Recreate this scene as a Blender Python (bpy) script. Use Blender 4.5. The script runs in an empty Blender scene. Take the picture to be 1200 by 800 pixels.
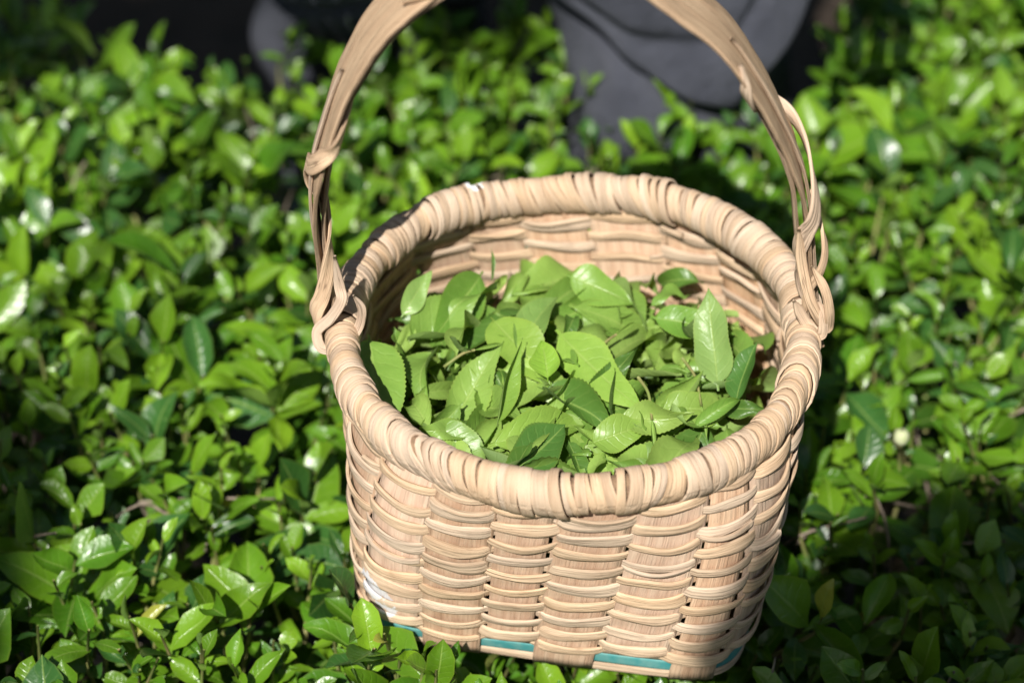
import bpy, math, random
import numpy as np
from mathutils import Vector, Matrix
from mathutils.bvhtree import BVHTree

random.seed(7)
RNG = np.random.default_rng(11)
SC = bpy.context.scene
COL = SC.collection

# ------------------------------------------------------------------ camera
F_MM, PITCH, DIST = 85.0, math.radians(42.0), 1.45
FPX = 1200 * F_MM / 36.0
RIM_Z = 0.165
DZ = RIM_Z - 0.138
CF = np.array([0, math.cos(PITCH), -math.sin(PITCH)])
CR = np.array([1.0, 0, 0])
CU = np.array([0, math.sin(PITCH), math.cos(PITCH)])
_px, _py = 671.0, 386.0
CAM = np.array([0, 0, RIM_Z]) - DIST * (CF + CR * (_px - 600) / FPX + CU * (400 - _py) / FPX)
cam_d = bpy.data.cameras.new('camera')
cam_d.lens = F_MM
cam_d.sensor_width = 36
cam_d.clip_start = 0.02
cam_d.clip_end = 500
cam_d.dof.use_dof = True
cam_d.dof.focus_distance = 1.41
cam_d.dof.aperture_fstop = 3.7
cam = bpy.data.objects.new('camera', cam_d)
COL.objects.link(cam)
cam.location = CAM
cam.rotation_euler = (math.pi / 2 - PITCH, 0, 0)
SC.camera = cam

# ------------------------------------------------------------------ sun and sky
SUN_EL, SUN_AZ = math.radians(50), math.radians(15)     # azimuth: how far to the left of straight behind the lens
SUN_DIR = np.array([-math.sin(SUN_AZ) * math.cos(SUN_EL), -math.cos(SUN_AZ) * math.cos(SUN_EL), math.sin(SUN_EL)])
world = bpy.data.worlds.new('World')
SC.world = world
world.use_nodes = True
wn = world.node_tree
sky = wn.nodes.new('ShaderNodeTexSky')
sky.sky_type = 'NISHITA'
sky.sun_disc = False
sky.sun_elevation = SUN_EL
sky.sun_rotation = math.pi + SUN_AZ
wn.links.new(sky.outputs[0], wn.nodes['Background'].inputs[0])
wn.nodes['Background'].inputs[1].default_value = 0.05
sun_d = bpy.data.lights.new('sun', 'SUN')
sun_d.energy = 5.0
sun_d.angle = math.radians(0.53)
sun_d.color = (1.0, 0.965, 0.905)
sun = bpy.data.objects.new('sun', sun_d)
COL.objects.link(sun)
sun.rotation_euler = Vector(SUN_DIR).to_track_quat('Z', 'Y').to_euler()
sun.location = SUN_DIR * 6
vs = SC.view_settings
vs.view_transform = 'Standard'
vs.look = 'None'
vs.exposure = 0.60
vs.gamma = 1.0
vs.use_curve_mapping = False
SC.cycles.max_bounces = 8
SC.cycles.transparent_max_bounces = 4

GROUND_Z = -0.56


# ------------------------------------------------------------------ helpers
def ray(px, py):
    d = CF + CR * (px - 600) / FPX + CU * (400 - py) / FPX
    return d


def on_z(px, py, z):
    d = ray(px, py)
    return CAM + d * (z - CAM[2]) / d[2]


def on_y(px, py, y):
    d = ray(px, py)
    return CAM + d * (y - CAM[1]) / d[1]


def project(P):
    P = np.asarray(P, float) - CAM
    z = P @ CF
    return 600 + FPX * (P @ CR) / z, 400 - FPX * (P @ CU) / z, z


def link(name, me, mat=None, parent=None):
    o = bpy.data.objects.new(name, me)
    COL.objects.link(o)
    if mat is not None and me is not None and not me.materials:
        me.materials.append(mat)
    if parent is not None:
        o.parent = parent
    return o


def tag(o, label=None, cat=None, group=None, kind=None):
    if label: o['label'] = label
    if cat: o['category'] = cat
    if group: o['group'] = group
    if kind: o['kind'] = kind
    return o


def empty(name, loc=(0, 0, 0)):
    o = bpy.data.objects.new(name, None)
    o.empty_display_size = 0.05
    o.location = loc
    COL.objects.link(o)
    return o


def mesh_np(name, V, Q, uv=None, col=None, smooth=True):
    """V (n,3), Q (m,4) quads, uv (n,2) per vertex, col (n,4) per vertex"""
    me = bpy.data.meshes.new(name)
    V = np.asarray(V, np.float32)
    Q = np.asarray(Q, np.int32)
    me.vertices.add(len(V))
    me.vertices.foreach_set('co', V.ravel())
    me.loops.add(Q.size)
    me.loops.foreach_set('vertex_index', Q.ravel())
    me.polygons.add(len(Q))
    me.polygons.foreach_set('loop_start', np.arange(0, Q.size, Q.shape[1], dtype=np.int32))
    me.polygons.foreach_set('loop_total', np.full(len(Q), Q.shape[1], np.int32))
    if smooth:
        me.polygons.foreach_set('use_smooth', np.ones(len(Q), bool))
    if uv is not None:
        l = me.uv_layers.new(name='UVMap')
        l.data.foreach_set('uv', np.asarray(uv, np.float32)[Q.ravel()].ravel())
    if col is not None:
        a = me.attributes.new('lcol', 'FLOAT_COLOR', 'POINT')
        a.data.foreach_set('color', np.asarray(col, np.float32).ravel())
    me.update(calc_edges=True)
    me.validate()
    return me


def vnoise(x, y, seed=0, s=1.0):
    """cheap smooth 2d value from sines"""
    r = np.random.default_rng(seed)
    out = 0
    for k in range(6):
        a = r.uniform(0, 2 * math.pi)
        f = s * (0.6 + 0.5 * k)
        out = out + np.sin((np.cos(a) * x + np.sin(a) * y) * f + r.uniform(0, 6.28)) / (1 + 0.5 * k)
    return out / 2.2


def sweep(P, A, B, sec, closed=False, sec_closed=True):
    """P (n,3) path, A,B (n,3) section axes, sec (n,m,2) offsets. returns V,Q,uv"""
    n, m = sec.shape[:2]
    V = P[:, None, :] + A[:, None, :] * sec[:, :, 0:1] + B[:, None, :] * sec[:, :, 1:2]
    d = np.linalg.norm(np.diff(P, axis=0), axis=1)
    u = np.concatenate([[0], np.cumsum(d)])
    sd = np.linalg.norm(np.diff(sec[n // 2], axis=0), axis=1)
    v = np.concatenate([[0], np.cumsum(sd)])
    uv = np.stack(np.broadcast_arrays(u[:, None], v[None, :]), -1).reshape(-1, 2)
    i = np.arange(n if closed else n - 1)
    j = np.arange(m if sec_closed else m - 1)
    I, J = np.meshgrid(i, j, indexing='ij')
    I2, J2 = (I + 1) % n, (J + 1) % m
    Q = np.stack([I * m + J, I2 * m + J, I2 * m + J2, I * m + J2], -1).reshape(-1, 4)
    V = V.reshape(-1, 3)
    if not closed and sec_closed:                     # end caps as quads fanned on a centre vertex
        c0 = len(V)
        V = np.vstack([V, P[:1], P[-1:]])
        uv = np.vstack([uv, uv[:1], uv[-1:]])
        caps = []
        for k in range(0, m, 2):
            caps.append([c0, (k + 2) % m, k + 1 if k + 1 < m else 0, k])
            b = (n - 1) * m
            caps.append([c0 + 1, b + k, b + (k + 1) % m, b + (k + 2) % m])
        Q = np.vstack([Q, np.array(caps)])
    return V, Q, uv


def norm(a):
    return a / np.maximum(np.linalg.norm(a, axis=-1, keepdims=True), 1e-9)


def catmull(pts, n):
    pts = np.asarray(pts, float)
    p = np.vstack([2 * pts[0] - pts[1], pts, 2 * pts[-1] - pts[-2]])
    t = np.linspace(0, len(pts) - 1 - 1e-6, n)
    i = t.astype(int)
    f = (t - i)[:, None]
    a, b, c, d = p[i], p[i + 1], p[i + 2], p[i + 3]
    return 0.5 * (2 * b + (c - a) * f + (2 * a - 5 * b + 4 * c - d) * f ** 2 + (3 * b - a - 3 * c + d) * f ** 3)


def round_rect(w, h, m=8):
    """section of a flat strand, w along A, h along B (full sizes), 8 points"""
    w, h = np.asarray(w) / 2, np.asarray(h) / 2
    pts = [(-1, -.6), (-.93, -1), (0, -1.0), (.93, -1), (1, -.6), (1, .55), (.93, .92), (.55, 1.08), (0, 1.12), (-.55, 1.08), (-.93, .92), (-1, .55)]
    return np.stack([np.stack([w * a, h * b], -1) for a, b in pts], 1)


def tube_np(P, R, m=6):
    P = np.asarray(P, float)
    R = np.broadcast_to(R, (len(P),)).astype(float)
    T = norm(np.gradient(P, axis=0))
    ref = np.where(np.abs(T[:, 2:3]) > 0.9, np.array([[1.0, 0, 0]]), np.array([[0, 0, 1.0]]))
    A = norm(np.cross(T, ref))
    B = np.cross(T, A)
    a = np.arange(m) / m * 2 * math.pi
    sec = np.stack([np.cos(a)[None, :] * R[:, None], np.sin(a)[None, :] * R[:, None]], -1)
    return sweep(P, A, B, sec)


def join(parts):
    V, Q, U, off = [], [], [], 0
    for v, q, u in parts:
        V.append(v); Q.append(q + off); U.append(u)
        off += len(v)
    return np.vstack(V), np.vstack(Q), np.vstack(U)


# ------------------------------------------------------------------ materials
def new_mat(name):
    m = bpy.data.materials.new(name)
    m.use_nodes = True
    nt = m.node_tree
    for n in list(nt.nodes):
        nt.nodes.remove(n)
    return m, nt


class NT:
    def __init__(s, nt):
        s.nt = nt

    def n(s, typ, **kw):
        x = s.nt.nodes.new(typ)
        for k, v in kw.items():
            setattr(x, k, v)
        return x

    def l(s, a, b):
        s.nt.links.new(a, b)

    def math(s, op, a, b=None, c=None, clamp=False):
        x = s.n('ShaderNodeMath', operation=op, use_clamp=clamp)
        for i, v in enumerate((a, b, c)):
            if v is None: continue
            if isinstance(v, (int, float)): x.inputs[i].default_value = v
            else: s.l(v, x.inputs[i])
        return x.outputs[0]

    def mix(s, fac, a, b, blend='MIX'):
        x = s.n('ShaderNodeMix', data_type='RGBA', blend_type=blend)
        for sock, v in ((x.inputs[0], fac), (x.inputs[6], a), (x.inputs[7], b)):
            if isinstance(v, (int, float)): sock.default_value = v
            elif isinstance(v, tuple): sock.default_value = (*v, 1) if len(v) == 3 else v
            else: s.l(v, sock)
        return x.outputs[2]

    def ramp(s, fac, lo, hi):
        x = s.n('ShaderNodeMapRange', interpolation_type='SMOOTHSTEP')
        s.l(fac, x.inputs[0])
        x.inputs[1].default_value = lo
        x.inputs[2].default_value = hi
        return x.outputs[0]

    def noise(s, vec, scale, detail=3, rough=0.5, dim='3D'):
        x = s.n('ShaderNodeTexNoise', noise_dimensions=dim)
        x.inputs['Scale'].default_value = scale
        x.inputs['Detail'].default_value = detail
        x.inputs['Roughness'].default_value = rough
        if vec is not None: s.l(vec, x.inputs['Vector'])
        return x.outputs[0]


def leaf_material(name, source, rough=0.34, trans=0.28, pale_back=0.35, vein=0.35, spec=0.5):
    m, nt = new_mat(name)
    g = NT(nt)
    if source == 'OBJECT':
        oi = g.n('ShaderNodeObjectInfo')
        base = oi.outputs['Color']
    else:
        at = g.n('ShaderNodeAttribute', attribute_name='lcol')
        base = at.outputs['Color']
    uv = g.n('ShaderNodeUVMap')
    sep = g.n('ShaderNodeSeparateXYZ')
    g.l(uv.outputs[0], sep.inputs[0])
    u, v = sep.outputs[0], sep.outputs[1]              # u -1..1 across, v 0..1 along
    au = g.math('ABSOLUTE', u)
    rib = g.math('SUBTRACT', 1.0, g.ramp(au, 0.02, 0.085))
    geo0 = g.n('ShaderNodeNewGeometry')
    wob = g.math('MULTIPLY', g.noise(geo0.outputs['Position'], 130.0, 2), 0.10)
    ph = g.math('MULTIPLY', g.math('ADD', g.math('SUBTRACT', v, g.math('MULTIPLY', au, 0.16)), wob), 8.0)
    fr = g.math('ABSOLUTE', g.math('SUBTRACT', g.math('FRACT', ph), 0.5))
    sv = g.math('SUBTRACT', 1.0, g.ramp(fr, 0.0, 0.16))
    svf = g.math('MULTIPLY', sv, g.math('SUBTRACT', 1.0, g.ramp(au, 0.7, 0.97)))
    geo = g.n('ShaderNodeNewGeometry')
    nz = g.noise(geo.outputs['Position'], 90.0, 3)
    nz2 = g.noise(geo.outputs['Position'], 420.0, 2)
    # mottling, veins paler, edge a touch yellower
    c1 = g.mix(g.math('MULTIPLY', g.ramp(nz, 0.35, 0.7), 0.35), base, (0.62, 0.72, 0.55), 'MULTIPLY')
    c2 = g.mix(g.math('MULTIPLY', g.math('MAXIMUM', rib, g.math('MULTIPLY', svf, 0.16)), vein), c1, (0.34, 0.46, 0.12))
    c3 = g.mix(g.math('MULTIPLY', g.ramp(au, 0.85, 1.0), 0.12), c2, (0.35, 0.33, 0.06))
    c4 = g.mix(g.math('MULTIPLY', geo.outputs['Backfacing'], pale_back), c3, (0.24, 0.33, 0.12))
    p = g.n('ShaderNodeBsdfPrincipled')
    g.l(c4, p.inputs['Base Color'])
    p.inputs['IOR'].default_value = 1.45
    p.inputs['Specular IOR Level'].default_value = spec
    rr = g.math('ADD', g.math('ADD', rough, g.math('MULTIPLY', nz, 0.12)), g.math('MULTIPLY', geo.outputs['Backfacing'], 0.22))
    g.l(rr, p.inputs['Roughness'])
    hgt = g.math('ADD', g.math('MULTIPLY', svf, -0.28), g.math('ADD', g.math('MULTIPLY', rib, -0.5), g.math('MULTIPLY', g.math('ADD', nz, g.math('MULTIPLY', nz2, 0.3)), 1.1)))
    bp = g.n('ShaderNodeBump')
    bp.inputs['Strength'].default_value = 0.45
    bp.inputs['Distance'].default_value = 0.0011
    g.l(hgt, bp.inputs['Height'])
    g.l(bp.outputs[0], p.inputs['Normal'])
    tr = g.n('ShaderNodeBsdfTranslucent')
    tc = g.mix(1.0, c3, (1.5, 1.35, 0.5), 'MULTIPLY')
    g.l(tc, tr.inputs['Color'])
    mx = g.n('ShaderNodeMixShader')
    mx.inputs[0].default_value = trans
    g.l(p.outputs[0], mx.inputs[1])
    g.l(tr.outputs[0], mx.inputs[2])
    out = g.n('ShaderNodeOutputMaterial')
    g.l(mx.outputs[0], out.inputs[0])
    return m


def wood_material(name, col, col2, dark=(0.20, 0.12, 0.07), rough=0.82, var=0.30, paint=(), stain=0.35, fibre=0.55, split=0.0):
    """split-wood strip; uv in metres, u along the grain"""
    m, nt = new_mat(name)
    g = NT(nt)
    uv = g.n('ShaderNodeUVMap')
    oi = g.n('ShaderNodeObjectInfo')
    geo = g.n('ShaderNodeNewGeometry')
    mp = g.n('ShaderNodeMapping')
    mp.inputs['Scale'].default_value = (14, 620, 1)
    g.l(uv.outputs[0], mp.inputs[0])
    cx = g.n('ShaderNodeCombineXYZ')
    g.l(g.math('MULTIPLY', oi.outputs['Random'], 37.0), cx.inputs[0])
    g.l(g.math('MULTIPLY', oi.outputs['Random'], 91.0), cx.inputs[1])
    g.l(cx.outputs[0], mp.inputs['Location'])
    grain = g.noise(mp.outputs[0], 1.0, 4, 0.62)
    mp2 = g.n('ShaderNodeMapping')
    mp2.inputs['Scale'].default_value = (22, 170, 1)
    g.l(uv.outputs[0], mp2.inputs[0])
    g.l(cx.outputs[0], mp2.inputs['Location'])
    streak = g.noise(mp2.outputs[0], 1.0, 3, 0.6)
    blot = g.noise(geo.outputs['Position'], 38.0, 4, 0.6)
    c = g.mix(g.ramp(streak, 0.35, 0.68), col, col2)
    c = g.mix(g.math('MULTIPLY', g.ramp(grain, 0.50, 0.78), fibre), c, dark)
    if split:                                          # long thin splits along the grain
        mp3 = g.n('ShaderNodeMapping')
        mp3.inputs['Scale'].default_value = (9, 260, 1)
        g.l(uv.outputs[0], mp3.inputs[0])
        g.l(cx.outputs[0], mp3.inputs['Location'])
        crack = g.noise(mp3.outputs[0], 1.0, 2, 0.5)
        ck = g.math('SUBTRACT', 1.0, g.ramp(g.math('ABSOLUTE', g.math('SUBTRACT', crack, 0.5)), 0.0, 0.022))
        c = g.mix(g.math('MULTIPLY', ck, split), c, (0.07, 0.04, 0.025))
    c = g.mix(g.math('MULTIPLY', g.ramp(blot, 0.56, 0.78), stain), c, (0.30, 0.20, 0.13))
    hv = g.n('ShaderNodeHueSaturation')
    g.l(c, hv.inputs['Color'])
    g.l(g.math('ADD', 1.0 - var / 2, g.math('MULTIPLY', oi.outputs['Random'], var)), hv.inputs['Value'])
    g.l(g.math('ADD', 0.87, g.math('MULTIPLY', g.math('FRACT', g.math('MULTIPLY', oi.outputs['Random'], 13.7)), 0.26)), hv.inputs['Saturation'])
    c = hv.outputs[0]
    for (pp, rad, pc) in paint:                       # brush marks of old paint, each with its own ragged outline
        vm = g.n('ShaderNodeVectorMath', operation='DISTANCE')
        g.l(geo.outputs['Position'], vm.inputs[0])
        vm.inputs[1].default_value = pp
        rg = g.noise(geo.outputs['Position'], 160.0, 4, 0.7)
        dd = g.math('ADD', vm.outputs['Value'], g.math('MULTIPLY', g.math('SUBTRACT', rg, 0.5), rad * 2.6))
        c = g.mix(g.math('SUBTRACT', 1.0, g.ramp(dd, rad * 0.85, rad * 1.05)), c, pc)
    p = g.n('ShaderNodeBsdfPrincipled')
    g.l(c, p.inputs['Base Color'])
    p.inputs['Roughness'].default_value = rough
    p.inputs['Specular IOR Level'].default_value = 0.18
    bp = g.n('ShaderNodeBump')
    bp.inputs['Strength'].default_value = 1.0
    bp.inputs['Distance'].default_value = 0.0012
    g.l(g.math('ADD', grain, g.math('MULTIPLY', streak, 1.0)), bp.inputs['Height'])
    g.l(bp.outputs[0], p.inputs['Normal'])
    out = g.n('ShaderNodeOutputMaterial')
    g.l(p.outputs[0], out.inputs[0])
    return m


def plain_material(name, col, col2, rough=0.8, scale=20.0, bump=0.3, dist=0.004, spec=0.3, sheen=0.0, fine=0.0):
    m, nt = new_mat(name)
    g = NT(nt)
    geo = g.n('ShaderNodeNewGeometry')
    nz = g.noise(geo.outputs['Position'], scale, 5, 0.6)
    c = g.mix(g.ramp(nz, 0.3, 0.7), col, col2)
    p = g.n('ShaderNodeBsdfPrincipled')
    g.l(c, p.inputs['Base Color'])
    p.inputs['Roughness'].default_value = rough
    p.inputs['Specular IOR Level'].default_value = spec
    p.inputs['Sheen Weight'].default_value = sheen
    bp = g.n('ShaderNodeBump')
    bp.inputs['Strength'].default_value = bump
    bp.inputs['Distance'].default_value = dist
    if fine:
        nz = g.math('ADD', nz, g.math('MULTIPLY', g.noise(geo.outputs['Position'], fine, 2), 0.3))
    g.l(nz, bp.inputs['Height'])
    g.l(bp.outputs[0], p.inputs['Normal'])
    out = g.n('ShaderNodeOutputMaterial')
    g.l(p.outputs[0], out.inputs[0])
    return m


M_CORE = wood_material('core_wood', (0.20, 0.13, 0.085), (0.27, 0.18, 0.11), var=0.1)
M_TEAL = plain_material('teal_band', (0.035, 0.23, 0.235), (0.13, 0.30, 0.28), rough=0.6, scale=110, bump=0.15, dist=0.001, spec=0.5)
M_LEAF_O = leaf_material('tea_leaf', 'OBJECT', rough=0.25, trans=0.28, spec=0.72)
M_LEAF_A = leaf_material('tea_foliage', 'ATTR', rough=0.25, trans=0.28, spec=0.72)
M_PICK_O = leaf_material('plucked_leaf', 'OBJECT', rough=0.31, trans=0.30, pale_back=0.45, vein=0.42, spec=0.55)
M_PICK_A = leaf_material('plucked_mass', 'ATTR', rough=0.42, trans=0.22)
M_TWIG = plain_material('twig_bark', (0.15, 0.115, 0.085), (0.30, 0.245, 0.19), rough=0.85, scale=130, bump=0.6, dist=0.001)
M_STEM = plain_material('green_stem', (0.16, 0.21, 0.05), (0.23, 0.20, 0.08), rough=0.6, scale=70, bump=0.3, dist=0.0006)
M_BARK = plain_material('tree_bark', (0.11, 0.085, 0.06), (0.19, 0.15, 0.11), rough=0.9, scale=24, bump=0.9, dist=0.01)
M_SOIL = plain_material('soil', (0.022, 0.016, 0.011), (0.048, 0.034, 0.024), rough=0.95, scale=14, bump=1.0, dist=0.02, fine=160)
M_CLOTH = plain_material('grey_twill', (0.052, 0.056, 0.074), (0.078, 0.083, 0.106), rough=0.9, scale=22, bump=0.8, dist=0.020, spec=0.15, sheen=0.05, fine=900)
M_JACKET = plain_material('dark_jacket', (0.05, 0.052, 0.065), (0.07, 0.07, 0.085), rough=0.85, scale=9, bump=0.35, dist=0.003, sheen=0.1)
M_SKIN = plain_material('skin', (0.46, 0.28, 0.20), (0.52, 0.33, 0.24), rough=0.5, scale=40, bump=0.1, dist=0.001)
M_HAIR = plain_material('hair', (0.015, 0.012, 0.01), (0.03, 0.024, 0.02), rough=0.5, scale=200, bump=0.6, dist=0.003)
M_BOOT = plain_material('boot_rubber', (0.02, 0.02, 0.022), (0.035, 0.033, 0.033), rough=0.5, scale=30, bump=0.2, dist=0.002)
M_EYE = plain_material('eye', (0.7, 0.7, 0.68), (0.75, 0.74, 0.72), rough=0.2, scale=30, bump=0, dist=0.001)
M_IRIS = plain_material('iris', (0.03, 0.018, 0.01), (0.04, 0.02, 0.012), rough=0.2, scale=30, bump=0, dist=0.001)
M_BUD = plain_material('bud_cream', (0.30, 0.36, 0.15), (0.44, 0.46, 0.28), rough=0.6, scale=120, bump=0.2, dist=0.0005)

# ------------------------------------------------------------------ ground
gx = np.linspace(-1, 1, 121)
gx = np.sign(gx) * (np.abs(gx) ** 3) * 60
X, Y = np.meshgrid(gx, gx + 0.3, indexing='ij')
Z = GROUND_Z + 0.012 * vnoise(X, Y, 3, 7.0) * np.exp(-(np.abs(X) + np.abs(Y)) / 8)
n = len(gx)
I, J = np.meshgrid(np.arange(n - 1), np.arange(n - 1), indexing='ij')
Q = np.stack([I * n + J, (I + 1) * n + J, (I + 1) * n + J + 1, I * n + J + 1], -1).reshape(-1, 4)
ground = link('ground', mesh_np('ground', np.stack([X, Y, Z], -1).reshape(-1, 3), Q), M_SOIL)
tag(ground, kind='structure')


# ------------------------------------------------------------------ leaf meshes
def leaf_grid(n, m, W, fold, curl, twist, wave, serr, seed, shape=0.0, tipcurl=0.0, roll=0.0, point=0.22, crumple=0.0):
    """unit leaf: base at origin, tip towards +Y (length 1), upper side +Z"""
    r = np.random.default_rng(seed)
    s = np.linspace(0, 1, n + 1)
    pet = 0.07
    q = np.clip((s - pet) / (1 - pet), 0, 1)
    w = (q ** (0.66 + shape)) * ((1 - q) ** (0.72 + point - 0.3 * shape))
    w = w / w.max() * W / 2
    w += 0.012 * (1 - np.clip((s - pet) * 6, 0, 1)) + 0.0015
    a = np.linspace(-1, 1, 2 * m + 1)
    S, A = np.meshgrid(s, a, indexing='ij')
    Wd = np.broadcast_to(w[:, None], S.shape).copy()
    tooth = np.where(np.arange(n + 1) % 2 == 0, 1.0, 1 - serr)[:, None]
    edge = (np.abs(A) > 0.99)
    Wd = np.where(edge, Wd * tooth, Wd)
    Wd *= 1 + 0.05 * np.sin(S * 9 + r.uniform(0, 6)) * np.sign(A) + 0.05 * np.sin(S * 5 + r.uniform(0, 6))
    fa = fold * (0.55 + 0.45 * np.abs(A))
    if roll:
        fa = fa + roll * np.abs(A) ** 2
    x = A * Wd * np.cos(np.clip(fa, 0, 1.3))
    z = np.abs(A) * Wd * np.sin(np.clip(fa, 0, 1.3))
    z = z + wave * np.sin(S * r.uniform(4.5, 12) + r.uniform(0, 6) + np.sign(A) * 1.2) * (np.abs(A) ** 1.5) * W
    if crumple:                                        # limp, uneven blade and margin
        for _ in range(3):
            z = z + crumple * W * r.uniform(.4, 1) * np.sin(S * r.uniform(3, 9) + A * r.uniform(-2.6, 2.6) + r.uniform(0, 6.28)) * np.clip(S * 4, 0, 1)
        x = x * (1 + 0.10 * np.sin(S * r.uniform(5, 11) + r.uniform(0, 6) + (A > 0) * r.uniform(0, 4)) * np.abs(A))
    bend = r.uniform(-0.14, 0.14)
    x = x + bend * (S ** 2 - S)
    # curl along the length
    ang = np.cumsum(np.full(n + 1, curl / n) + tipcurl / n * np.clip((s - 0.65) / 0.35, 0, 1) * 2)
    ang -= ang[0]
    yy = np.concatenate([[0], np.cumsum(np.cos(ang[:-1]) / n)])
    zz = np.concatenate([[0], -np.cumsum(np.sin(ang[:-1]) / n)])
    ty, tz = np.cos(ang), -np.sin(ang)
    tw = twist * (S - 0.3)
    xr = x * np.cos(tw) - z * np.sin(tw)
    zr = x * np.sin(tw) + z * np.cos(tw)
    Yv = yy[:, None] - zr * tz[:, None]
    Zv = zz[:, None] + zr * ty[:, None]
    V = np.stack([xr, Yv, Zv], -1).reshape(-1, 3)
    k = 2 * m + 1
    I, J = np.meshgrid(np.arange(n), np.arange(2 * m), indexing='ij')
    Q = np.stack([I * k + J, I * k + J + 1, (I + 1) * k + J + 1, (I + 1) * k + J], -1).reshape(-1, 4)
    uv = np.stack([A, S], -1).reshape(-1, 2)
    return V, Q, uv


def frame(base, tip, up):
    y = tip - base
    L = np.linalg.norm(y)
    y = y / L
    x = np.cross(y, up)
    x = x / max(np.linalg.norm(x), 1e-6)
    z = np.cross(x, y)
    M = np.eye(4)
    M[:3, 0], M[:3, 1], M[:3, 2], M[:3, 3] = x * L, y * L, z * L, base
    return M


def merge_leaves(name, variants, inst, mat, parent=None):
    """inst: list of (variant, 4x4, rgb)"""
    Vs, Qs, Us, Cs, off = [], [], [], [], 0
    by = {}
    for v, M, c in inst:
        by.setdefault(v, []).append((M, c))
    for v, lst in by.items():
        V0, Q0, U0 = variants[v]
        Ms = np.array([a for a, _ in lst])
        cs = np.array([b for _, b in lst])
        V = np.einsum('kij,nj->kni', Ms[:, :3, :3], V0) + Ms[:, None, :3, 3]
        k, nv = len(lst), len(V0)
        Qk = Q0[None] + (np.arange(k) * nv)[:, None, None] + off
        Vs.append(V.reshape(-1, 3)); Qs.append(Qk.reshape(-1, 4))
        Us.append(np.tile(U0, (k, 1)))
        Cs.append(np.repeat(np.concatenate([cs, np.ones((k, 1))], 1), nv, axis=0))
        off += k * nv
    me = mesh_np(name, np.vstack(Vs), np.vstack(Qs), np.vstack(Us), np.vstack(Cs))
    return link(name, me, mat, parent)


# ------------------------------------------------------------------ basket wall surface
def wall_dims(v):
    """half width, half depth, exponent, yaw, z at relative height v (0 base, 1 rim)"""
    vz = np.asarray(v, float)
    v = np.clip(vz, 0, 2)
    a = 0.1220 + (0.1375 - 0.1220) * v ** 0.95
    b = 0.116 + (0.1345 - 0.116) * v ** 0.95
    e = 7.0 - 4.85 * np.clip(v, 0, 1) ** 0.9
    yaw = math.radians(-10) * (1 - v)
    z = RIM_Z * vz
    return a, b, e, yaw, z


def wall_point(t, v):
    t, v = np.broadcast_arrays(np.asarray(t, float), np.asarray(v, float))
    a, b, e, yaw, z = wall_dims(v)
    c, s = np.cos(t), np.sin(t)
    r = (np.abs(c / a) ** e + np.abs(s / b) ** e) ** (-1 / e)
    x, y = r * c, r * s
    X = x * np.cos(yaw) - y * np.sin(yaw) + 0.003 * (1 - v)
    Yy = x * np.sin(yaw) + y * np.cos(yaw)
    return np.stack([X, Yy, z], -1)


def wall_frame(t, v):
    h = 1e-3
    P = wall_point(t, v)
    T = norm(wall_point(np.asarray(t) + h, v) - wall_point(np.asarray(t) - h, v))
    Uu = norm(wall_point(t, np.asarray(v) + h) - wall_point(t, np.asarray(v) - h))
    N = norm(np.cross(T, Uu))
    return P, T, Uu, N


def wall_at(px, py):
    """the point of the outer wall that lies under a pixel"""
    T, Vv = np.meshgrid(np.linspace(math.pi * 0.95, math.pi * 2.05, 320), np.linspace(0, 1, 160), indexing='ij')
    P = wall_point(T, Vv).reshape(-1, 3)
    x, y, _ = project(P)
    return tuple(P[np.argmin((x - px) ** 2 + (y - py) ** 2)])


PAINT_W = (tuple(on_z(556, 214, RIM_Z + .012)), 0.0060, (0.80, 0.80, 0.80))
PAINT_L = (wall_at(440, 686), 0.0115, (0.60, 0.58, 0.58))
PAINT_L2 = (wall_at(452, 706), 0.0085, (0.60, 0.58, 0.58))
M_STAKE = wood_material('stake_wood', (0.47, 0.305, 0.20), (0.555, 0.395, 0.27), var=0.36, paint=(PAINT_L, PAINT_L2))
M_WEFT = wood_material('weaver_wood', (0.575, 0.43, 0.30), (0.455, 0.325, 0.22), var=0.34, paint=(PAINT_L, PAINT_L2), stain=0.55, split=0.35)
M_WRAP = wood_material('rim_wood', (0.555, 0.41, 0.285), (0.455, 0.325, 0.22), var=0.20, paint=(PAINT_W,), stain=0.40)
M_HAND = wood_material('handle_wood', (0.53, 0.375, 0.255), (0.61, 0.455, 0.315), dark=(0.17, 0.105, 0.07), var=0.24, stain=0.45, fibre=0.6, split=0.6)


# arc-length table of the wall at middle height so that stakes are spread evenly
_tt = np.linspace(0, 2 * math.pi, 2001)
_pp = wall_point(_tt, 0.5)
_al = np.concatenate([[0], np.cumsum(np.linalg.norm(np.diff(_pp, axis=0), axis=1))])
PERIM = _al[-1]


def t_of(s):
    return np.interp(np.asarray(s) % PERIM, _al, _tt) + 2 * math.pi * np.floor(np.asarray(s) / PERIM)


basket = empty('wicker_basket', (0, 0, 0))
tag(basket, 'pale woven splint basket with wrapped rim and arched handle, full of leaves', 'basket')

NST = 22
rs = np.random.default_rng(5)
edges = (np.arange(NST) + rs.uniform(-0.25, 0.25, NST)) / NST * PERIM
edges = edges + 0.35 * PERIM / NST
mids = (edges + np.concatenate([edges[1:], [edges[0] + PERIM]])) / 2
widths = np.diff(np.concatenate([edges, [edges[0] + PERIM]]))

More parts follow.
